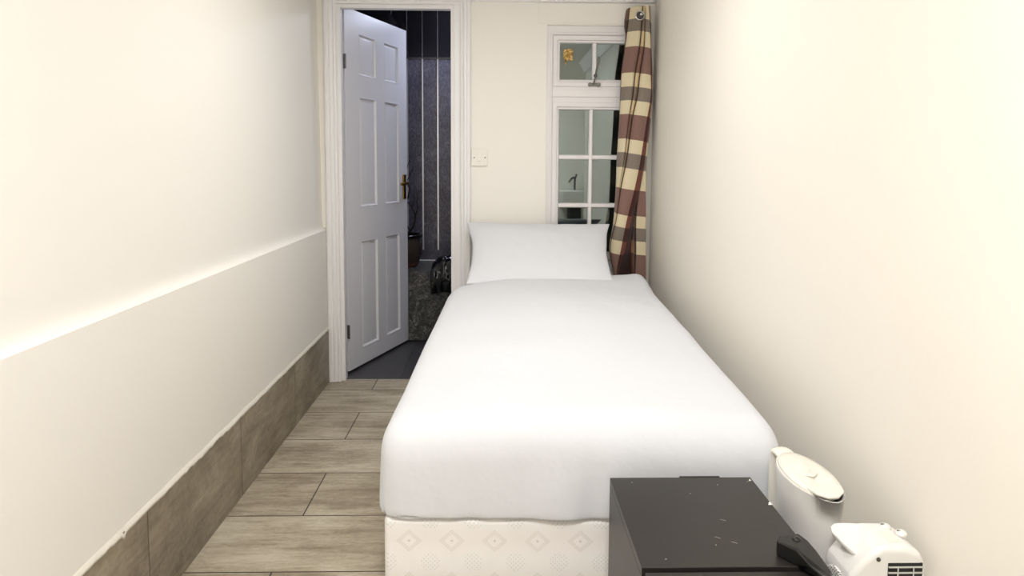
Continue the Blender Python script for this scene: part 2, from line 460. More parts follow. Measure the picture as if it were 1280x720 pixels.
# chipped lower end of the left architrave leg
struct(put('trim_7', m, GLOSS, smooth=False, bevel=0.0008))
lining = [(0.03, 3.446), (-0.002, 3.446), (-0.002, 3.452), (-0.020, 3.452), (-0.020, 3.50), (0.002, 3.50), (0.002, 3.56), (0.03, 3.56)]
m = MB(); jamb_sweep(m, lining, -0.820, -0.221, 1.952); struct(put('trim_8', m, GLOSS, bevel=0.0015))

# ------------------------------------------------------------------ six panel door, ajar into the bathroom
ang = math.atan2(0.940, 0.341)
door = None
L, HT, TH = 0.69, 1.958, 0.036
m = MB(); bm = m.bm
us = [0, 0.140, 0.318, 0.412, 0.583, L]; zs = [0.004, 0.100, 0.705, 0.897, 1.500, 1.618, 1.840, HT]
G = [[bm.verts.new((u, 0, z)) for z in zs] for u in us]
panels = []
for i in range(len(us) - 1):
    for j in range(len(zs) - 1):
        f = bm.faces.new([G[i][j], G[i + 1][j], G[i + 1][j + 1], G[i][j + 1]])
        if i in (1, 3) and j in (1, 3, 5): panels.append(f)
B = [[bm.verts.new((u, TH, z)) for z in (zs[0], zs[-1])] for u in (0, L)]
edge_b = [G[i][0] for i in range(len(us))]; edge_t = [G[i][-1] for i in range(len(us))]
bm.faces.new([B[0][0], B[1][0]] + edge_b[::-1]); bm.faces.new([B[1][1], B[0][1]] + edge_t)
bm.faces.new([B[0][1], B[0][0]] + G[0]); bm.faces.new([B[1][0], B[1][1]] + G[-1][::-1]); bm.faces.new([B[0][0], B[0][1], B[1][1], B[1][0]])
bmesh.ops.recalc_face_normals(bm, faces=bm.faces)
bmesh.ops.inset_individual(bm, faces=panels, thickness=0.003, depth=0.0022)
bmesh.ops.inset_individual(bm, faces=panels, thickness=0.012, depth=-0.0125)
bmesh.ops.inset_individual(bm, faces=panels, thickness=0.006, depth=0.0)
bmesh.ops.inset_individual(bm, faces=panels, thickness=0.018, depth=0.0065)
door = put('door_1', m, DOORM, bevel=0.001, recalc=False)
door.location = (-0.806, 3.567, 0.008); door.rotation_euler = (0, 0, ang)
struct(door, 'white six panel door standing ajar into the dark bathroom')
for z in (1.675, 0.225):
    m = MB(); m.box((-0.0025, 0.006, z - 0.038), (0.0, 0.030, z + 0.038))
    m.lathe([(0, -0.038), (0.0055, -0.038), (0.0055, 0.038), (0, 0.038)], (-0.004, -0.004, z), 12)
    for k in (-0.025, 0, 0.025): m.lathe([(0, -0.0035), (0.0035, -0.003), (0, -0.0028)], (0, 0.018 + 0.004 * (1 if k else -1), z + k), 8, 'x')
    h = put('hinge', m, DULL, door, bevel=0.0006)
m = MB(); m.box((0.628, -0.008, 0.915), (0.664, 0.0, 1.068))
hp = put('handle_plate', m, BRASS, door, bevel=0.003); hp['label'] = 'brass handle plate near the free edge'
m = MB()
m.tube([(0.646, -0.008, 1.015), (0.646, -0.030, 1.015)], 0.0085, 14)
m.tube(catmull([(0.646, -0.028, 1.015), (0.630, -0.037, 1.015), (0.600, -0.039, 1.014), (0.565, -0.037, 1.010), (0.545, -0.034, 1.013)], 5), [(0.006, 0.0085)] * 21, 12)
put('lever', m, BRASS, hp, smooth=True)
m = MB(); m.prism([(L, 0.011, 0.995), (L + 0.013, 0.016, 0.995), (L + 0.013, 0.024, 0.995), (L, 0.024, 0.995)], (0, 0, 0.026)); put('latch', m, DULL, door)

# ------------------------------------------------------------------ window
win = struct(root('window_1', (0.49, YB, 0.60)), 'white framed window half hidden by the curtain')
WX0, WX1, WZ0, WZ1 = 0.250, 0.735, 0.600, 1.857
m = MB()
# outer frame opening rect measured at its inner edge
fr = [(0, 3.464), (0.003, 3.459), (0.010, 3.459), (0.013, 3.464), (0.030, 3.464), (0.030, 3.535), (0.0, 3.535)]
def wframe(rect, prof): return m.frame(prof, rect)
wframe((0.281, 0.640, 0.706, 1.812), [(-0.004, 3.468), (0.002, 3.461), (0.010, 3.460), (0.012, 3.464), (0.046, 3.464), (0.046, 3.535), (-0.004, 3.535)])
m.box((0.281, 3.466, 1.464), (0.706, 3.535, 1.552))
m.box((0.281, 3.458, 1.496), (0.706, 3.467, 1.531))
m.box((0.272, 3.425, 0.600), (0.72, 3.462, 0.622))
put('window_frame', m, UPVC, win, bevel=0.0012, world=True)
sash_prof = [(0.014, 3.470), (0.014, 3.460), (0.036, 3.4575), (0.037, 3.470), (0.037, 3.52), (0, 3.52), (0, 3.476), (0.003, 3.468), (0.012, 3.466)]
def sash(x0, z0, x1, z1, bars_v, bars_h, nm, lbl):
    mm = MB(); mm.frame(sash_prof, (x0, z0, x1, z1)); s = put('window_sash', mm, UPVC, win, bevel=0.0012, world=True); s['label'] = lbl
    for x in bars_v:
        b = MB(); b.prism([(x - 0.0105, 3.474, z0), (x - 0.007, 3.466, z0), (x + 0.007, 3.466, z0), (x + 0.0105, 3.474, z0), (x + 0.0105, 3.486, z0), (x - 0.0105, 3.486, z0)], (0, 0, z1 - z0))
        put('glazing_bar', b, UPVC, s, bevel=0.001, world=True)
    for z in bars_h:
        b = MB(); b.prism([(x0, 3.475, z - 0.0125), (x0, 3.467, z - 0.008), (x0, 3.467, z + 0.008), (x0, 3.475, z + 0.0125), (x0, 3.485, z + 0.0125), (x0, 3.485, z - 0.0125)], (x1 - x0, 0, 0))
        put('glazing_bar', b, UPVC, s, bevel=0.001, world=True)
    g = MB(); g.box((x0 - 0.004, 3.4865, z0 - 0.004), (x1 + 0.004, 3.4905, z1 + 0.004)); put('glass_pane', g, GLASS, s, world=True)
    return s
top_s = sash(0.320, 1.586, 0.667, 1.770, [0.498], [], 'a', 'small top-hung window light')
low_s = sash(0.319, 0.685, 0.667, 1.431, [0.4845], [1.186, 0.934], 'b', 'tall fixed window light of small panes')
# casement stay on the top light
m = MB()
m.box((0.466, 3.4475, 1.551), (0.524, 3.458, 1.566))
m.lathe([(0, -0.016), (0.0085, -0.016), (0.010, -0.008), (0.010, 0)], (0.474, 3.458, 1.559), 14, 'y')
m.lathe([(0, -0.016), (0.0095, -0.016), (0.011, -0.008), (0.011, 0)], (0.519, 3.458, 1.558), 14, 'y')
st = put('window_stay', m, DULL, top_s, bevel=0.001, world=True)
m = MB(); m.tube(catmull([(0.490, 3.444, 1.560), (0.498, 3.436, 1.590), (0.502, 3.432, 1.625), (0.511, 3.430, 1.665), (0.515, 3.431, 1.688), (0.509, 3.434, 1.695)], 5),
                 [(0.0065, 0.004)] * 26, 10)
put('handle', m, DULL, st, smooth=True, world=True)
m = MB(); m.lathe([(0, -0.006), (0.009, -0.005), (0.009, 0.004), (0, 0.004)], (0.499, 3.438, 1.602), 14, 'y'); put('knob', m, BLACK, st, world=True)

# sticker on the top left pane
sk = tag(root('paper_sticker', (0.362, 3.486, 1.70)), 'small golden brown paper sticker on the top left window pane', 'sticker')
m = MB(); m.box((0.352, 3.4852, 1.683), (0.388, 3.4862, 1.744)); put('label_sheet', m, PAPER, sk, world=True)
m = MB(); m.prism([(0.338, 3.4846, 1.738), (0.356, 3.4846, 1.742), (0.357, 3.4846, 1.700), (0.352, 3.4846, 1.664), (0.345, 3.4846, 1.664), (0.345, 3.4846, 1.695), (0.338, 3.4846, 1.69)], (0, 0.0006, 0))
put('torn_strip', m, PAPER, sk, world=True)

# ------------------------------------------------------------------ light switch
sw = tag(root('light_switch', (-0.095, YB, 1.18)), 'white single light switch beside the door frame', 'light switch')
m = MB(); m.box((-0.136, 3.441, 1.137), (-0.052, 3.450, 1.225)); put('switch_plate', m, SWITCH, sw, bevel=0.003, world=True)
m = MB(); m.prism([(-0.100, 3.4412, 1.161), (-0.100, 3.4365, 1.163), (-0.100, 3.4395, 1.2), (-0.100, 3.4412, 1.2)], (0.014, 0, 0)); put('rocker', m, SWITCH, sw, bevel=0.0008, world=True)
for x in (-0.121, -0.064):
    m = MB(); m.lathe([(0, -0.002), (0.0032, -0.0018), (0.0036, 0)], (x, 3.441, 1.181), 12, 'y'); put('screw', m, DULL, sw, world=True)

# ------------------------------------------------------------------ bed
bed = tag(root('single_bed', (0.195, 1.462, 0), -math.radians(1.3)), 'single divan bed with cream diamond-quilted base standing along the right wall', 'bed')
HW, BL = 0.456, 1.84
m = MB(); m.box((-HW, 0, 0.035), (HW, BL, 0.346)); put('divan_base', m, DIVAN, bed, bevel=0.018, seg=4)
m = MB(); m.box((-HW + 0.005, 0.012, 0.346), (HW - 0.005, BL, 0.515)); put('mattress', m, DIVAN, bed, bevel=0.04, seg=5)
for sx in (-1, 1):
    for y in (0.12, BL - 0.12):
        m = MB(); m.lathe([(0, 0), (0.022, 0), (0.025, 0.03), (0.012, 0.036), (0, 0.036)], (sx * (HW - 0.1), y, 0), 14); put('castor', m, BLACKM, bed)

# duvet, draped over foot and sides
def nz(x, y, z=0.0): return noise.noise(Vector((x, y, z)))
duv = MB(); NU, NV = 110, 150
LEN = 1.66; OVER = 0.30; TOPZ = 0.552; SR = 0.045; FR = 0.085
def duvet_fn(i, j):
    s = -1 + 2 * i / (NU - 1); q = j / (NV - 1)
    W = HW - 0.002
    x = s * (W + OVER)
    y = -OVER + q * (LEN + OVER)
    dx = max(0, abs(x) - (W - SR)) * (1 if x > 0 else -1)
    dy = min(0, y - FR)
    d = math.hypot(dx, dy)
    # how far a point sits past the rounded edge
    inx = max(-(W - SR), min(W - SR, x)); iny = max(y, FR)
    D = FR + OVER
    if d > 1e-6:
        ux, uy = dx / d, dy / d
        dm = max(abs(dx), abs(dy)); d = d * 0.25 + dm * 0.75
        d = min(d, D); corner0 = min(abs(ux), abs(uy)) * 1.41
        aa = abs(ux) ** 2; R = (SR + 0.004) * aa + (FR + 0.004) * (1 - aa); arc = R * PI / 2
        if d < arc: out, drop = R * math.sin(d / R) * (1 + 0.04 * corner0), R * (1 - math.cos(d / R))
        else: out, drop = R * (1 + 0.04 * corner0) + 0.004 * math.sin((d - arc) * 12), R + (d - arc)
        corner = min(abs(ux), abs(uy)) * 1.41
        px = inx + ux * out; py = iny + uy * out
    else: px, py, drop, ux, uy, corner = x, y, 0, 0, 0, 0
    yy = max(0, py)
    t = min(1, yy / LEN)
    top = TOPZ + 0.058 * t ** 0.9 + 0.030 * (1 - (px / W) ** 2) * (0.6 + 0.4 * math.sin(PI * min(1, max(0, t)) ))
    # crown of soft puffs, faint long creases
    top += 0.007 * nz(px * 3.2, py * 2.6, 2) + 0.004 * nz(px * 7 + 3, py * 5, 7)
    # head edge: right corner kicked up, left corner rolled down
    e = max(0, (t - 0.86) / 0.14)
    top += 0.035 * e * max(0, px / W) ** 3 - 0.035 * e * max(0, -px / W) ** 3
    top -= 0.012 * e * e
    # narrower towards the head on the left, flared on the right
    if px < 0: px *= 1 - 0.05 * t - 0.10 * max(0, (t - 0.80) / 0.2) ** 1.5
    else: px *= 1 + 0.028 * t
    z = top - drop * (1 + 0.10 * t) if drop else top
    if drop > 0.03:
        k = min(1, (drop - 0.03) / 0.20)
        fold = 0.010 * nz(px * 9 + 2, py * 9, 4) + 0.005 * nz(px * 22, py * 22, 9)
        px += ux * fold * k; py += uy * fold * k
    lim = 0.353 + 0.001 * nz(px * 20, py * 20, 1)
    if z < lim: z = lim
    return (px, py, z)
duv.grid(NU, NV, duvet_fn)
d = put('duvet', duv, COTTON, None, smooth=True, solid=0.012, sub=1)
d.location = (0.195, 1.462, 0); d.rotation_euler = (0, 0, -math.radians(1.3))
tag(d, 'plain white duvet draped over the single bed', 'duvet')

# pillow leaning against the back wall
def pillow():
    mb = MB(); n = 48; hw, hh, T = 0.358, 0.235, 0.060
    def P(u, v, sgn):
        x = hw * u * (1 + 0.035 * v - 0.075 * (1 - v * v) - 0.012 * (1 - abs(v)))
        y = hh * v * (1 - 0.05 * (1 - u * u))
        b = max(0, (1 - abs(u) ** 2.6)) ** 0.62 * max(0, (1 - abs(v) ** 2.6)) ** 0.62
        z = sgn * T * b
        z += 0.006 * b ** 0.5 * nz(x * 6, y * 6, 3) + 0.0035 * b ** .3 * nz(x * 17, y * 13, 5)
        x += 0.004 * nz(y * 9, 1, sgn * 0)
        return (x, y, z + 0.012 * u * u * 0.6)
    gs = []
    for sgn in (1, -1):
        gs.append(mb.grid(n, n, lambda i, j: P(-1 + 2 * i / (n - 1), -1 + 2 * j / (n - 1), sgn)))
    bmesh.ops.remove_doubles(mb.bm, verts=mb.bm.verts, dist=0.0012)
    return mb
p = put('pillow', pillow(), PILLOWM, None, smooth=True, sub=1)
p.location = (0.203, 3.170, 0.722); p.rotation_euler = (math.radians(32), math.radians(0.5), -math.radians(1))
tag(p, 'white pillow propped at the head of the bed under the window', 'pillow')

# ------------------------------------------------------------------ curtain
LV = [(1.935, [0.668, 0.717, 0.730, 0.744, 0.751, 0.760, 0.753, 0.756]),
(1.925, [0.661, 0.717, 0.730, 0.744, 0.753, 0.764, 0.755, 0.759]),
(1.847, [0.654, 0.714, 0.731, 0.750, 0.758, 0.770, 0.761, 0.763]),
(1.730, [0.640, 0.705, 0.730, 0.757, 0.765, 0.776, 0.767, 0.767]),
(1.612, [0.626, 0.687, 0.713, 0.759, 0.772, 0.783, 0.774, 0.774]),
(1.493, [0.623, 0.676, 0.701, 0.762, 0.775, 0.786, 0.777, 0.777]),
(1.374, [0.619, 0.660, 0.677, 0.745, 0.765, 0.777, 0.763, 0.772]),
(1.173, [0.610, 0.640, 0.653, 0.717, 0.745, 0.748, 0.739, 0.756]),
(1.031, [0.609, 0.618, 0.627, 0.691, 0.724, 0.722, 0.722, 0.755]),
(0.868, [0.604, 0.601, 0.606, 0.654, 0.687, 0.705, 0.709, 0.759]),
(0.724, [0.590, 0.579, 0.577, 0.628, 0.661, 0.700, 0.712, 0.762]),
(0.579, [0.617, 0.606, 0.599, 0.606, 0.627, 0.707, 0.711, 0.765]),
(0.391, [0.629, 0.618, 0.610, 0.618, 0.638, 0.711, 0.715, 0.769])]
UB = [0.0, 0.10, 0.30, 0.345, 0.52, 0.62, 0.74, 0.86, 1.0]
YS = [3.432, 3.395, 3.352, 3.352, 3.340, 3.362, 3.415, 3.372, 3.365]
def curtain_row(zi):
    z, xs = LV[zi]
    low = max(0, min(1, (1.1 - z) / 0.3))
    pts = []
    for k in range(9):
        x = (xs[0] + 0.022 + 0.02 * low) if k == 0 else xs[k - 1]
        if k == 0 and z > 1.84: x = xs[0] - 0.012
        y = YS[k]
        if k in (1, 2) and low: y = y + 0.03 * low
        pts.append(Vector((x, y, z)))
    # pinch between the two front columns
    return pts
mb = MB(); rows = []
SUBU, SUBV = 7, 5
base_rows = [curtain_row(i) for i in range(len(LV))]
cols_v = [catmull([base_rows[i][k] for i in range(len(LV))], SUBV) for k in range(9)]
nv = len(cols_v[0]); allrows = []
us_all = []
for k in range(8):
    for q in range(SUBU): us_all.append(UB[k] + (UB[k + 1] - UB[k]) * q / SUBU)
us_all.append(1.0)
for r in range(nv):
    pts = catmull([cols_v[k][r] for k in range(9)], SUBU)
    out = []
    for p_, u in zip(pts, us_all):
        for q, dep in ((0.298, 0.013), (0.347, 0.013), (0.10, 0.006)):
            p_.y += dep * math.exp(-((u - q) / 0.011) ** 2)
        p_.y -= 0.006 * math.sin(PI * min(1, max(0, (u - 0.10) / 0.2))) + 0.006 * math.sin(PI * min(1, max(0, (u - 0.345) / 0.175)))
        out.append(p_)
    allrows.append(out)
g = mb.grid(nv, len(us_all), lambda i, j: allrows[i][j])
uvl = mb.bm.loops.layers.uv.new('UVMap')
lut = {}
for i in range(nv):
    for j in range(len(us_all)):
        # stripes dip towards the right as in gathered cloth
        zz = allrows[i][j].z
        lut[g[i][j]] = (us_all[j], 1.925 - zz - 0.060 * max(0, us_all[j] - 0.28) ** 1.0 * (1 if us_all[j] < 0.6 else 0.5) + 0.012)
for f in mb.bm.faces:
    for l in f.loops: l[uvl].uv = lut[l.vert]
cur = tag(root('curtain', (0.70, 3.38, 0.39)), 'checked cream, grey and burgundy curtain gathered beside the window in the corner', 'curtain')
put('curtain_cloth', mb, PLAID, cur, smooth=True, world=True, solid=0.002)
m = MB()
R0, r0 = 0.0205, 0.0038
ring = [(0.703 + R0 * math.cos(2 * PI * k / 32), 3.3475, 1.886 + R0 * math.sin(2 * PI * k / 32)) for k in range(33)]
m.tube(ring, r0, 10, cap=False); put('eyelet', m, STEEL, cur, smooth=True, world=True)
m = MB(); m.lathe([(0.0001, 0.0), (0.0185, 0.0), (0.0185, 0.0015), (0.0001, 0.0015)], (0.703, 3.3435, 1.886), 28, 'y'); put('eyelet_shade_disc', m, plain('painted_eyelet_shade', '4a4340', 0.5), cur, world=True)  # dark disc stands in for the shade inside the eyelet hole
rod = tag(root('curtain_hook', (0.708, YB, 1.889)), 'chrome peg through the eyelet of the checked curtain', 'hook')
m = MB(); m.lathe([(0, -0.118), (0.007, -0.116), (0.009, -0.110), (0.007, -0.105), (0.004, -0.102), (0.004, -0.0)], (0.708, YB, 1.891), 16, 'y'); put('peg', m, STEEL, rod, smooth=True, world=True)
m = MB(); m.lathe([(0, -0.006), (0.016, -0.005), (0.018, 0), (0, 0)], (0.708, YB, 1.891), 20, 'y'); put('wall_plate', m, STEEL, rod, world=True)

# ------------------------------------------------------------------ black bedside cabinet
cx0, cx1, cy0, cy1, cz = 0.243, 0.546, 1.050, 1.366, 0.490
cab = tag(root('bedside_cabinet', ((cx0 + cx1) / 2, (cy0 + cy1) / 2, 0)), 'black wooden bedside cabinet with drawers at the foot of the bed', 'cabinet')
m = MB(); m.box((cx0, cy0, cz - 0.016), (cx1, cy1, cz)); put('top_panel', m, BWOOD, cab, bevel=0.0012, world=True)
for x in (cx0, cx1 - 0.016):
    m = MB(); m.box((x, cy0, 0.0), (x + 0.016, cy1, cz - 0.0165)); put('side_panel', m, BWOOD, cab, bevel=0.001, world=True)
m = MB(); m.box((cx0 + 0.0165, cy1 - 0.01, 0.04), (cx1 - 0.0165, cy1 - 0.002, cz - 0.0165)); put('back_panel', m, BWOOD, cab, world=True)
m = MB(); m.box((cx0 + 0.150, cy1 - 0.001, cz - 0.02), (cx0 + 0.237, cy1 + 0.004, cz + 0.001)); put('back_clip', m, BLACK, cab, bevel=0.001, world=True)
m = MB(); m.box((cx0 + 0.0165, cy0 + 0.05, 0.04), (cx1 - 0.0165, cy1 - 0.011, 0.056)); put('bottom_panel', m, BWOOD, cab, world=True)
for z0, z1 in ((0.268, 0.486), (0.045, 0.264)):
    m = MB(); m.box((cx0 + 0.004, cy0 - 0.024, z0), (cx1 - 0.002, cy0 - 0.007, z1)); m.box((cx0 + 0.03, cy0 - 0.008, z0 + 0.02), (cx1 - 0.03, cy1 - 0.03, z1 - 0.03))
    dr = put('drawer', m, BWOOD, cab, bevel=0.001, world=True)
    m = MB(); m.lathe([(0, -0.022), (0.010, -0.022), (0.013, -0.018), (0.006, -0.008), (0.006, 0)], ((cx0 + cx1) / 2, cy0 - 0.024, (z0 + z1) / 2), 16, 'y'); put('knob', m, BLACK, dr, smooth=True, world=True)
# white chips in the edge
for i, (x, y, s) in enumerate(((0.5435, 1.255, 0.006), (0.540, 1.352, 0.004))):
    m = MB(); m.prism([(x - s, y - s, cz - 0.0005), (x + s * 0.4, y - s * 0.9, cz - 0.0005), (x + s * 0.3, y + s, cz - 0.0005), (x - s * 0.3, y + s * 0.5, cz - 0.0005)], (0, 0, 0.001))
    put('chip', m, WPL, cab, world=True)

SPOTS = [(0.286, 1.344), (0.464, 1.332), (0.532, 1.345), (0.396, 1.296), (0.429, 1.195), (0.424, 1.121), (0.399, 1.137), (0.289, 1.073)]
SPECK = plain('pale_scuff', '9b9893', 0.7)
for i, (x, y) in enumerate(SPOTS):
    l, wd, a = (0.0022, 0.0012, 0.5) if i not in (4, 5, 6) else (0.006, 0.0009, -0.55)
    cs, sn = math.cos(a), math.sin(a)
    m = MB(); m.prism([(x + p * cs - q * sn, y + p * sn + q * cs, cz - 0.0004) for p, q in ((-l, -wd), (l, -wd * 0.5), (l * 0.8, wd), (-l * 0.6, wd * 0.7))], (0, 0, 0.0006)); put('scuff', m, SPECK, cab, world=True)

# black gadget on the cabinet corner
gad = tag(root('black_gadget', (0.523, 1.062, cz)), 'small black plastic gadget with round button on front right cabinet corner', 'gadget')
m = MB()
out = [(0.481, 1.080), (0.492, 1.097), (0.530, 1.103), (0.5365, 1.080), (0.5375, 1.052), (0.5405, 1.004), (0.532, 0.992), (0.519, 0.996), (0.512, 1.030), (0.503, 1.052)]
def ztop(x, y): return cz + 0.030 + 0.0 * y
bm = m.bm
lo = [bm.verts.new((x, y, cz + 0.0005 + (0.010 if y < 1.05 else 0))) for x, y in out]
hi = [bm.verts.new((x, y, cz + (0.028 if y > 1.045 else 0.020))) for x, y in out]
bm.faces.new(lo[::-1]); bm.faces.new(hi)
for i in range(len(out)): bm.faces.new([lo[i], lo[(i + 1) % len(out)], hi[(i + 1) % len(out)], hi[i]])
put('housing', m, BLACK, gad, bevel=0.004, seg=3, world=True)
m = MB(); m.lathe([(0, 0.0045), (0.005, 0.004), (0.0075, 0.0015), (0.0078, -0.001)], (0.517, 1.083, cz + 0.028), 20); put('button', m, BLACK, gad, smooth=True, world=True)

# ------------------------------------------------------------------ low stand in the gap, hidden behind the cabinet
SZ = 0.262
stand = tag(root('low_stand', (0.68, 1.19, 0)), 'low white stand between black cabinet and right wall under the jug', 'stand')
m = MB(); m.box((0.555, 0.975, SZ - 0.018), (0.795, 1.415, SZ)); put('top_board', m, WPL, stand, bevel=0.003, world=True)
for x in (0.575, 0.775):
    for y in (1.0, 1.39):
        m = MB(); m.box((x - 0.014, y - 0.014, 0), (x + 0.014, y + 0.014, SZ - 0.018)); put('leg', m, WPL, stand, bevel=0.002, world=True)

# ------------------------------------------------------------------ tall white jug
JH = 0.262
jug = tag(root('water_jug', (0.648, 1.312, SZ), math.radians(6)), 'tall white plastic jug with oval lid standing between bed corner and wall', 'jug')
def oval(t, a, b, nose):
    # long axis along local -y (spout) to +y (handle)
    x, y = a * math.sin(t), b * math.cos(t)
    k = max(0, -math.cos(t))
    x *= 1 - nose * k ** 3
    return x, y
NS = 56
def rim(t): return JH - 0.004 + 0.006 * math.cos(t) - 0.003
m = MB()
lev = [(0.0, 0.84), (0.004, 0.87), (0.10, 0.90), (0.20, 0.95), (JH - 0.012, 0.995)]
def body(i, j):
    t = 2 * PI * i / NS
    if j == 0: return (0, 0, 0.001)
    if j <= len(lev): z, s = lev[j - 1]; z = z + 0.0005
    elif j == len(lev) + 1: z, s = rim(t), 1.0
    elif j == len(lev) + 2: z, s = rim(t), 0.955
    elif j == len(lev) + 3: z, s = JH - 0.04, 0.94
    else: return (0, 0, JH - 0.045)
    x, y = oval(t, 0.050, 0.097, 0.16)
    return (x * s, y * s, z)
m.grid(NS, len(lev) + 5, body, wrapu=True)
bmesh.ops.remove_doubles(m.bm, verts=m.bm.verts, dist=0.0004)
put('body', m, WPL, jug, smooth=True)
m = MB()
lidl = [(0.90, -0.012), (0.945, -0.004), (0.955, 0.003), (0.92, 0.006), (0.7, 0.007), (0.3, 0.008), (0.0001, 0.008)]
def lid(i, j):
    t = 2 * PI * i / NS; s, dz = lidl[j]
    x, y = oval(t, 0.050, 0.097, 0.16)
    y = y * s
    if y < -0.060: y = -0.060 + (y + 0.060) * 0.25
    return (x * s, y, rim(t) + dz)
m.grid(NS, len(lidl), lid, wrapu=True); m.bm.faces.ensure_lookup_table()
bmesh.ops.remove_doubles(m.bm, verts=m.bm.verts, dist=0.0004)
ld = put('lid', m, plain('cream_lid_plastic', 'e8e4d9', 0.4), jug, smooth=True)
m = MB(); m.tube(catmull([(-0.018, -0.004, JH + 0.0005), (0.0, -0.012, JH + 0.001), (0.014, -0.004, JH + 0.001)], 6), [0.0015 + 0.002 * math.sin(PI * k / 12) for k in range(13)], 8)
put('grip_ridge', m, CREAMPL, ld, smooth=True)
m = MB(); m.box((0.006, 0.024, JH - 0.002), (0.030, 0.046, JH + 0.0025)); lt = put('printed_patch', m, plain('faint_pink_print', 'e6d6cb', 0.6), ld); lt['label'] = 'faint pink printed patch'
m = MB()      # hinged pouring flap over the spout
m.prism([(-0.037, -0.050, JH - 0.007), (0.037, -0.050, JH - 0.007), (0.028, -0.074, JH - 0.008), (0.006, -0.090, JH - 0.009), (-0.014, -0.089, JH - 0.009), (-0.031, -0.074, JH - 0.008)], (0, 0, 0.005))
put('spout_flap', m, CREAMPL, ld, bevel=0.0015)
m = MB()
m.tube(catmull([(0, 0.086, JH - 0.004), (0, 0.106, JH - 0.002), (0, 0.120, JH - 0.012), (0, 0.122, JH - 0.07), (0, 0.122, 0.10), (0, 0.104, 0.06), (0, 0.080, 0.055)], 6), [(0.022, 0.009)] * 37, 14)
put('handle', m, CREAMPL, jug, smooth=True)

# ------------------------------------------------------------------ white fan heater
ht = tag(root('fan_heater', (0.690, 1.135, SZ), math.radians(0)), 'white plastic fan heater with black grille beside the right wall', 'heater')
HX0, HX1, HY0, HY1, HH = -0.064, 0.077, -0.026, 0.064, 0.222
m = MB(); bm = m.bm
# cross-section in x-z, the upper left corner cut away under the carrying handle
sec = [(HX0 + 0.006, 0.004), (HX1 - 0.006, 0.004), (HX1, 0.02), (HX1, HH - 0.034), (HX1 - 0.010, HH - 0.010), (HX1 - 0.035, HH), (HX0 + 0.060, HH + 0.001), (HX0 + 0.044, HH - 0.008), (HX0 + 0.024, HH - 0.027), (HX0 + 0.006, HH - 0.050), (HX0, HH - 0.062), (HX0, 0.02)]
m.prism([(x, HY0, z) for x, z in sec], (0, HY1 - HY0, 0))
put('body', m, WPL, ht, bevel=0.011, seg=4, angle=25)
m = MB(); bm = m.bm
hp_ = [(0.074, HY1 - 0.010, 0.002), (0.030, HY1 - 0.006, 0.002), (0.012, HY1 - 0.007, 0.001), (0.003, HY1 - 0.014, 0.0), (-0.001, HY1 - 0.026, -0.003), (0.010, HY1 - 0.052, -0.013), (0.026, HY0 + 0.022, -0.025), (0.040, HY0 + 0.004, -0.037),
       (0.052, HY0 + 0.003, -0.034), (0.058, HY0 + 0.016, -0.014), (0.072, HY0 + 0.030, -0.002)]
hi = [bm.verts.new((HX0 + x, y, HH + z)) for x, y, z in hp_]; lo_ = [bm.verts.new((HX0 + x + 0.002, y, HH + z - 0.011)) for x, y, z in hp_]
ct = bm.verts.new((HX0 + 0.032, HY0 + 0.052, HH - 0.010)); cb = bm.verts.new((HX0 + 0.032, HY0 + 0.052, HH - 0.021))
for i in range(len(hi)):
    k = (i + 1) % len(hi)
    bm.faces.new([hi[i], hi[k], ct]); bm.faces.new([lo_[k], lo_[i], cb]); bm.faces.new([hi[i], lo_[i], lo_[k], hi[k]])
put('handle', m, WPL, ht, bevel=0.004, seg=3, angle=50)
# grille on the front
gx0, gx1, gz1 = 0.006, 0.068, HH - 0.027
m = MB(); m.box((gx0, HY0 - 0.0015, 0.030), (gx1, HY0 + 0.006, gz1)); gr = put('grille', m, BLACKM, ht, bevel=0.001); gr['label'] = 'black grille opening with pale slats'
for k in range(13):
    z = gz1 - 0.006 - k * 0.0105
    m = MB(); m.box((gx0, HY0 - 0.004, z - 0.0012), (gx1, HY0 - 0.0012, z + 0.0006)); put('slat', m, plain('pale_grey_slat', 'c9c9c2', 0.4) if k == 0 else bpy.data.materials['pale_grey_slat'], gr)
for x in (gx0 + 0.016, gx0 + 0.044):
    m = MB(); m.box((x - 0.001, HY0 - 0.0045, 0.035), (x + 0.001, HY0 - 0.004, gz1 - 0.004)); put('rib', m, bpy.data.materials['pale_grey_slat'], gr)
# perforated disc on the left part of the front
t = NT('perforated_white_plastic'); v = t.obj(); x, y, z = t.sep(v)
fx = t.math('SUBTRACT', t.math('FRACT', t.math('DIVIDE', t.math('ADD', t.math('ADD', x, y), t.math('MULTIPLY', z, 0.6)), 0.0062)), 0.5)
fz = t.math('SUBTRACT', t.math('FRACT', t.math('DIVIDE', z, 0.0052)), 0.5)
hole = t.math('LESS_THAN', t.math('ADD', t.math('MULTIPLY', fx, fx), t.math('MULTIPLY', fz, fz)), 0.075)
t.bsdf(t.mix(hole, lin('f0eeea'), lin('5b5852')), 0.4); PERF = t.m
m = MB(); m.lathe([(0, -0.003), (0.042, -0.003), (0.045, -0.001), (0.045, 0.002)], (HX0, 0.012, HH - 0.106), 36, 'x'); vn = put('air_vent', m, PERF, ht); vn['label'] = 'round perforated air vent'
for kx, ky in ((0.040, 0.044), (0.057, 0.022)):
    m = MB(); m.lathe([(0, 0.0085), (0.006, 0.008), (0.0095, 0.0055), (0.011, 0), (0, 0)], (kx, ky, HH - 0.003), 20)
    kn = put('knob', m, WPL, ht, smooth=True)
    m = MB(); m.box((kx - 0.0075, ky - 0.0012, HH + 0.003), (kx - 0.002, ky + 0.0012, HH + 0.0058)); put('pointer', m, DULL, kn)
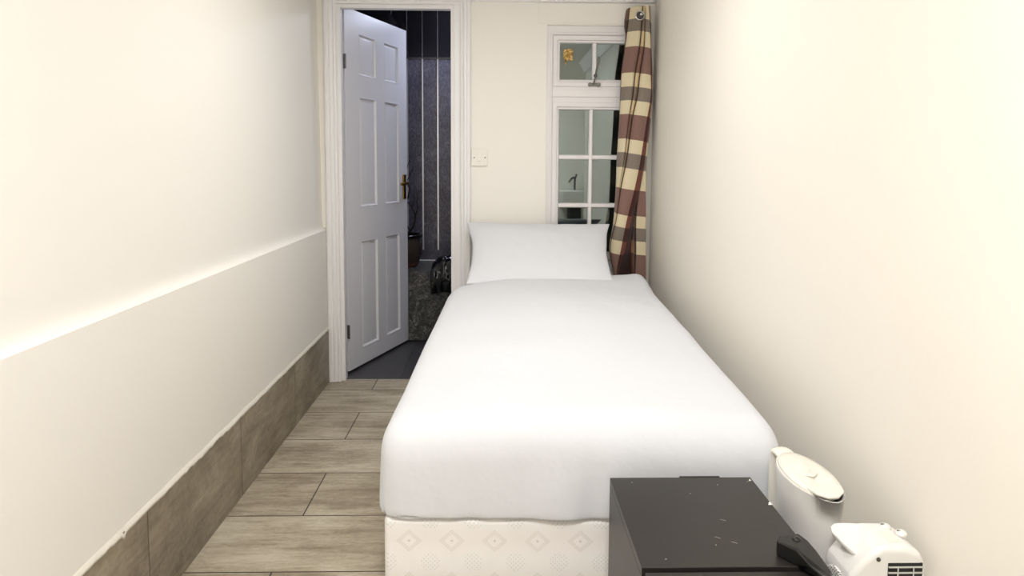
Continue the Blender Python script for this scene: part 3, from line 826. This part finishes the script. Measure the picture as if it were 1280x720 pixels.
m = MB(); m.box((0.018, -0.008, HH - 0.0010), (0.040, 0.028, HH + 0.0012)); pr = put('printed_dial', m, plain('peach_print', 'efe3d8', 0.5), ht); pr['label'] = 'faint peach printed scale'
m = MB(); m.lathe([(0, -0.003), (0.0035, -0.002), (0.004, 0.001)], (-0.012, HY0, HH - 0.020), 12, 'y'); put('screw', m, DULL, ht)

# ------------------------------------------------------------------ bathroom beyond the door
m = MB(); m.box((-1.2, 3.475, -0.12), (1.5, 4.85, -0.002)); struct(put('floor_bathroom', m, SLATE))
m = MB(); m.box((-1.2, 3.55, 2.22), (1.5, 4.85, 2.32)); struct(put('ceiling_bathroom', m, CEIL))
YW = 4.72
m = MB(); m.box((-1.2, YW, -0.02), (1.5, 4.85, 1.876)); struct(put('wall_bathroom', m, CLAD))
m = MB(); m.box((-1.2, YW, 1.876), (1.5, 4.85, 2.22)); struct(put('wall_bathroom_upper', m, BLACKCLAD))
m = MB(); m.box((-1.2, 3.55, -0.02), (-0.98, YW, 2.22)); struct(put('wall_bathroom_left', m, BLACKCLAD))
m = MB(); m.box((0.10, 3.55, -0.002), (0.18, YW, 2.22)); struct(put('wall_added_partition', m, CLAD))  # added partition, shuts the bathroom lamp's light off from the window
BACKING = plain('dark_grey_green_backing_paint', '5a605e', 0.6)
m = MB(); m.box((0.18, YW - 0.012, -0.002), (1.35, YW - 0.001, 2.22)); m.box((1.25, 3.55, -0.002), (1.35, YW - 0.012, 2.22)); m.box((0.18, 3.551, -0.002), (0.184, YW - 0.012, 2.22)); struct(put('wall_added_backing', m, BACKING))  # added dark surround behind the window, keeps the panes dim
m = MB(); m.box((-0.978, 4.22, 1.98), (-0.68, YW - 0.002, 2.09)); m.box((-0.978, 4.45, 2.09), (-0.76, YW - 0.002, 2.218)); struct(put('trim_9', m, BLACKCLAD))
m = MB(); m.box((-0.98, YW - 0.006, 1.872), (0.10, YW, 1.880)); struct(put('trim_10', m, DULL))
m = MB()
k = 0; x = -0.847
while x < 0.09:
    m.box((x - 0.0046, YW - 0.006, 0.53), (x + 0.0046, YW, 1.872)); m.box((x - 0.0014, YW - 0.003, 1.881), (x + 0.0014, YW, 2.219)); x += 0.1065
struct(put('trim_11', m, plain('silver_trim', 'dcdce2', 0.36, 1.0)))
m = MB(); m.box((-0.977, 4.235, 0.0), (0.099, YW - 0.007, 0.452)); led = put('boxed_ledge', m, MARBLE, bevel=0.006)
tag(led, 'grey marbled boxed-in ledge against the dark bathroom wall', 'ledge')
m = MB(); m.box((-0.68, YW - 0.018, 0.453), (-0.44, YW - 0.007, 0.459)); struct(put('trim_12', m, GLOSS))

pot = tag(root('plant_pot', (-0.620, 4.46, 0.452)), 'dark brown glazed pot of bare twigs on the bathroom ledge', 'plant pot')
m = MB(); m.lathe([(0, 0.001), (0.078, 0.001), (0.090, 0.02), (0.104, 0.08), (0.108, 0.15), (0.100, 0.195), (0.093, 0.2), (0.090, 0.19), (0.095, 0.15), (0, 0.15)], seg=40); put('pot_body', m, POT, pot, smooth=True)
m = MB(); m.lathe([(0.092, 0.196), (0.113, 0.198), (0.117, 0.207), (0.113, 0.218), (0.100, 0.220), (0.092, 0.21), (0.092, 0.196)], seg=40); put('rim', m, plain('black_glaze', '0d0c0c', 0.12), pot, smooth=True)
m = MB(); m.lathe([(0, 0.165), (0.093, 0.16)], seg=24); put('soil', m, TWIG, pot)
twigs = [
 ([(-0.02, 0, 0.16), (0.01, 0.0, 0.21), (0.055, -0.01, 0.27), (0.070, -0.01, 0.34), (0.045, 0, 0.40), (0.015, 0, 0.44)], 0.011),
 ([(0.066, -0.01, 0.33), (0.085, -0.02, 0.39), (0.082, -0.02, 0.44), (0.098, -0.02, 0.52)], 0.006),
 ([(0.048, -0.0, 0.40), (0.062, 0.0, 0.45), (0.058, 0.0, 0.50)], 0.004),
 ([(0.015, 0, 0.44), (0.03, 0, 0.52), (0.015, 0, 0.57), (0.045, 0.01, 0.64), (0.06, 0.01, 0.70)], 0.005),
 ([(-0.03, 0.02, 0.16), (-0.05, 0.02, 0.3), (-0.01, 0.02, 0.45), (0.0, 0.02, 0.6), (0.03, 0.02, 0.72)], 0.006),
 ([(0.03, 0, 0.24), (0.0, -0.02, 0.33), (0.02, -0.02, 0.42), (0.0, -0.02, 0.5)], 0.005),
 ([(-0.02, -0.02, 0.16), (-0.08, -0.03, 0.28), (-0.07, -0.02, 0.42), (-0.11, -0.02, 0.55)], 0.006)]
for pth, r in twigs:
    pts = catmull(pth, 6); n = len(pts)
    m = MB(); m.tube(pts, [r * (1 - 0.75 * i / (n - 1)) for i in range(n)], 8); put('branch', m, TWIG, pot, smooth=True)

# black bag slumped over the edge of the ledge
m = MB(); NA, NB = 60, 44
path = catmull([(0, 4.40, 0.458), (0, 4.36, 0.515), (0, 4.28, 0.548), (0, 4.20, 0.528), (0, 4.175, 0.46), (0, 4.165, 0.38), (0, 4.180, 0.330)], 12)
def bagf(i, j):
    p_ = path[min(len(path) - 1, int(i * (len(path) - 1) / (NA - 1)))]
    s = -1 + 2 * j / (NB - 1)
    half = 0.135 + 0.03 * nz(p_.z * 6, p_.y * 5, 2)
    q = Vector((-0.285 + s * half, p_.y, p_.z))
    w = 1 - abs(s) ** 3
    rid = 1 - abs(nz(q.x * 17, q.y * 13 + q.z * 9, 5)) * 2
    r2 = 1 - abs(nz(q.x * 38, q.y * 27 + q.z * 25, 8)) * 2
    base = Vector((0, -0.5, 0.85)) if p_.z > 0.47 else Vector((0, -1, 0.1))
    q += base * (0.020 * rid + 0.009 * r2 - 0.01) * w
    if s < -0.5 or s > 0.5:
        q.z -= (abs(s) - 0.5) * 0.09 * (1 if p_.z > 0.49 else 0.3)
    if q.y > 4.235 - 0.004: q.z = max(q.z, 0.4575)
    else: q.y = min(q.y, 4.228)
    return q
m.grid(NA, NB, bagf)
bg = put('plastic_bag', m, BAG, smooth=True, solid=0.001); tag(bg, 'crumpled black plastic bag slumped over the edge of the bathroom ledge', 'bag')

# cool bathroom ceiling lamp
bl = tag(root('bathroom_lamp', (-0.05, 4.45, 2.22)), 'round cool white ceiling lamp in the bathroom', 'ceiling lamp')
m = MB(); m.lathe([(0, -0.012), (0.10, -0.012), (0.105, 0), (0, 0)], (0, 0, 0), 36); put('lamp_base', m, WPL, bl)
m = MB(); m.lathe([(0, -0.05), (0.05, -0.046), (0.085, -0.030), (0.098, -0.0125), (0, -0.0125)], (0, 0, 0), 36); put('lamp_diffuser', m, emit('cool_lamp_glow', (0.74, 0.81, 1.0), 30), bl, smooth=True)

# ------------------------------------------------------------------ behind the camera: lamp and sink (mirrored in the panes); added lamp over bed
LAMPG = emit('added_lamp_glow', (1.0, 0.99, 0.98), 11.5)
LAMPF = emit('warm_lamp_glow_strong', (1.0, 0.99, 0.98), 31)
added_lamp = tag(root('ceiling_lamp', (0.0, 2.10, CZ)), 'added round flush white ceiling lamp above the bed, out of view', 'ceiling lamp', 'flush ceiling lamps')  # added lamp, evens out the light over bed and back wall
m = MB(); m.lathe([(0, -0.015), (0.19, -0.015), (0.195, 0), (0, 0)], seg=48); put('lamp_base', m, WPL, added_lamp)
m = MB(); m.lathe([(0, -0.045), (0.12, -0.042), (0.172, -0.030), (0.186, -0.0155), (0, -0.0155)], seg=48); put('lamp_diffuser', m, LAMPG, added_lamp, smooth=True)
cl = tag(root('ceiling_lamp', (0.0, 0.10, CZ)), 'round flush white ceiling lamp above the black cabinet end of the room', 'ceiling lamp', 'flush ceiling lamps')
m = MB(); m.lathe([(0, -0.015), (0.19, -0.015), (0.195, 0), (0, 0)], seg=48); put('lamp_base', m, WPL, cl)
m = MB(); m.lathe([(0, -0.045), (0.12, -0.042), (0.172, -0.030), (0.186, -0.0155), (0, -0.0155)], seg=48); put('lamp_diffuser', m, LAMPF, cl, smooth=True)
sk_ = tag(root('wash_basin', (0.86, -0.40, 0)), 'white wash basin on dark pedestal against the wall behind the camera', 'basin')
m = MB(); m.prism([(0.68, -0.649, 0.70), (1.03, -0.649, 0.70), (1.03, -0.32, 0.70), (0.99, -0.28, 0.70), (0.72, -0.28, 0.70), (0.68, -0.32, 0.70)], (0, 0, 0.14)); put('bowl', m, WPL, sk_, bevel=0.015, seg=3, world=True)
m = MB(); m.prism([(0.80, -0.64, 0), (0.93, -0.64, 0), (0.93, -0.36, 0), (0.80, -0.36, 0)], (0, 0, 0.70)); put('pedestal', m, BLACKM, sk_, bevel=0.02, world=True)
m = MB(); m.tube(catmull([(0.88, -0.58, 0.84), (0.88, -0.58, 0.93), (0.87, -0.56, 0.98), (0.83, -0.50, 0.965), (0.80, -0.45, 0.93)], 6), 0.011, 12); m.tube([(0.88, -0.58, 0.95), (0.90, -0.58, 1.02)], 0.012, 10); put('tap', m, DULL, sk_, smooth=True, world=True)

# ------------------------------------------------------------------ camera
cam = bpy.data.cameras.new('camera'); co = bpy.data.objects.new('camera', cam); COL.objects.link(co)
Mr = Matrix([[0.9997513233674945, -0.021606116989960837, 0.005519704118828107],
             [-0.0036994498414438743, 0.08339802295152915, 0.9965094499494959],
             [-0.021991032167998005, -0.9962820612037497, 0.08329735306595143]])
co.matrix_world = Matrix.Translation((0, 0, 1.165)) @ Mr.transposed().to_4x4()
cam.sensor_width = 36; cam.sensor_fit = 'HORIZONTAL'; cam.lens = 830.0 / 1280 * 36
cam.shift_x = 0; cam.shift_y = -(360 - 270.479) / 1280; cam.clip_start = 0.02
scn.camera = co

w = bpy.data.worlds.new('world'); scn.world = w; w.use_nodes = True
w.node_tree.nodes['Background'].inputs[0].default_value = (0.02, 0.02, 0.025, 1); w.node_tree.nodes['Background'].inputs[1].default_value = 0.2
scn.view_settings.view_transform = 'Standard'; scn.view_settings.look = 'None'
scn.view_settings.gamma = 1; scn.view_settings.use_curve_mapping = False
scn.view_settings.exposure = 1.45
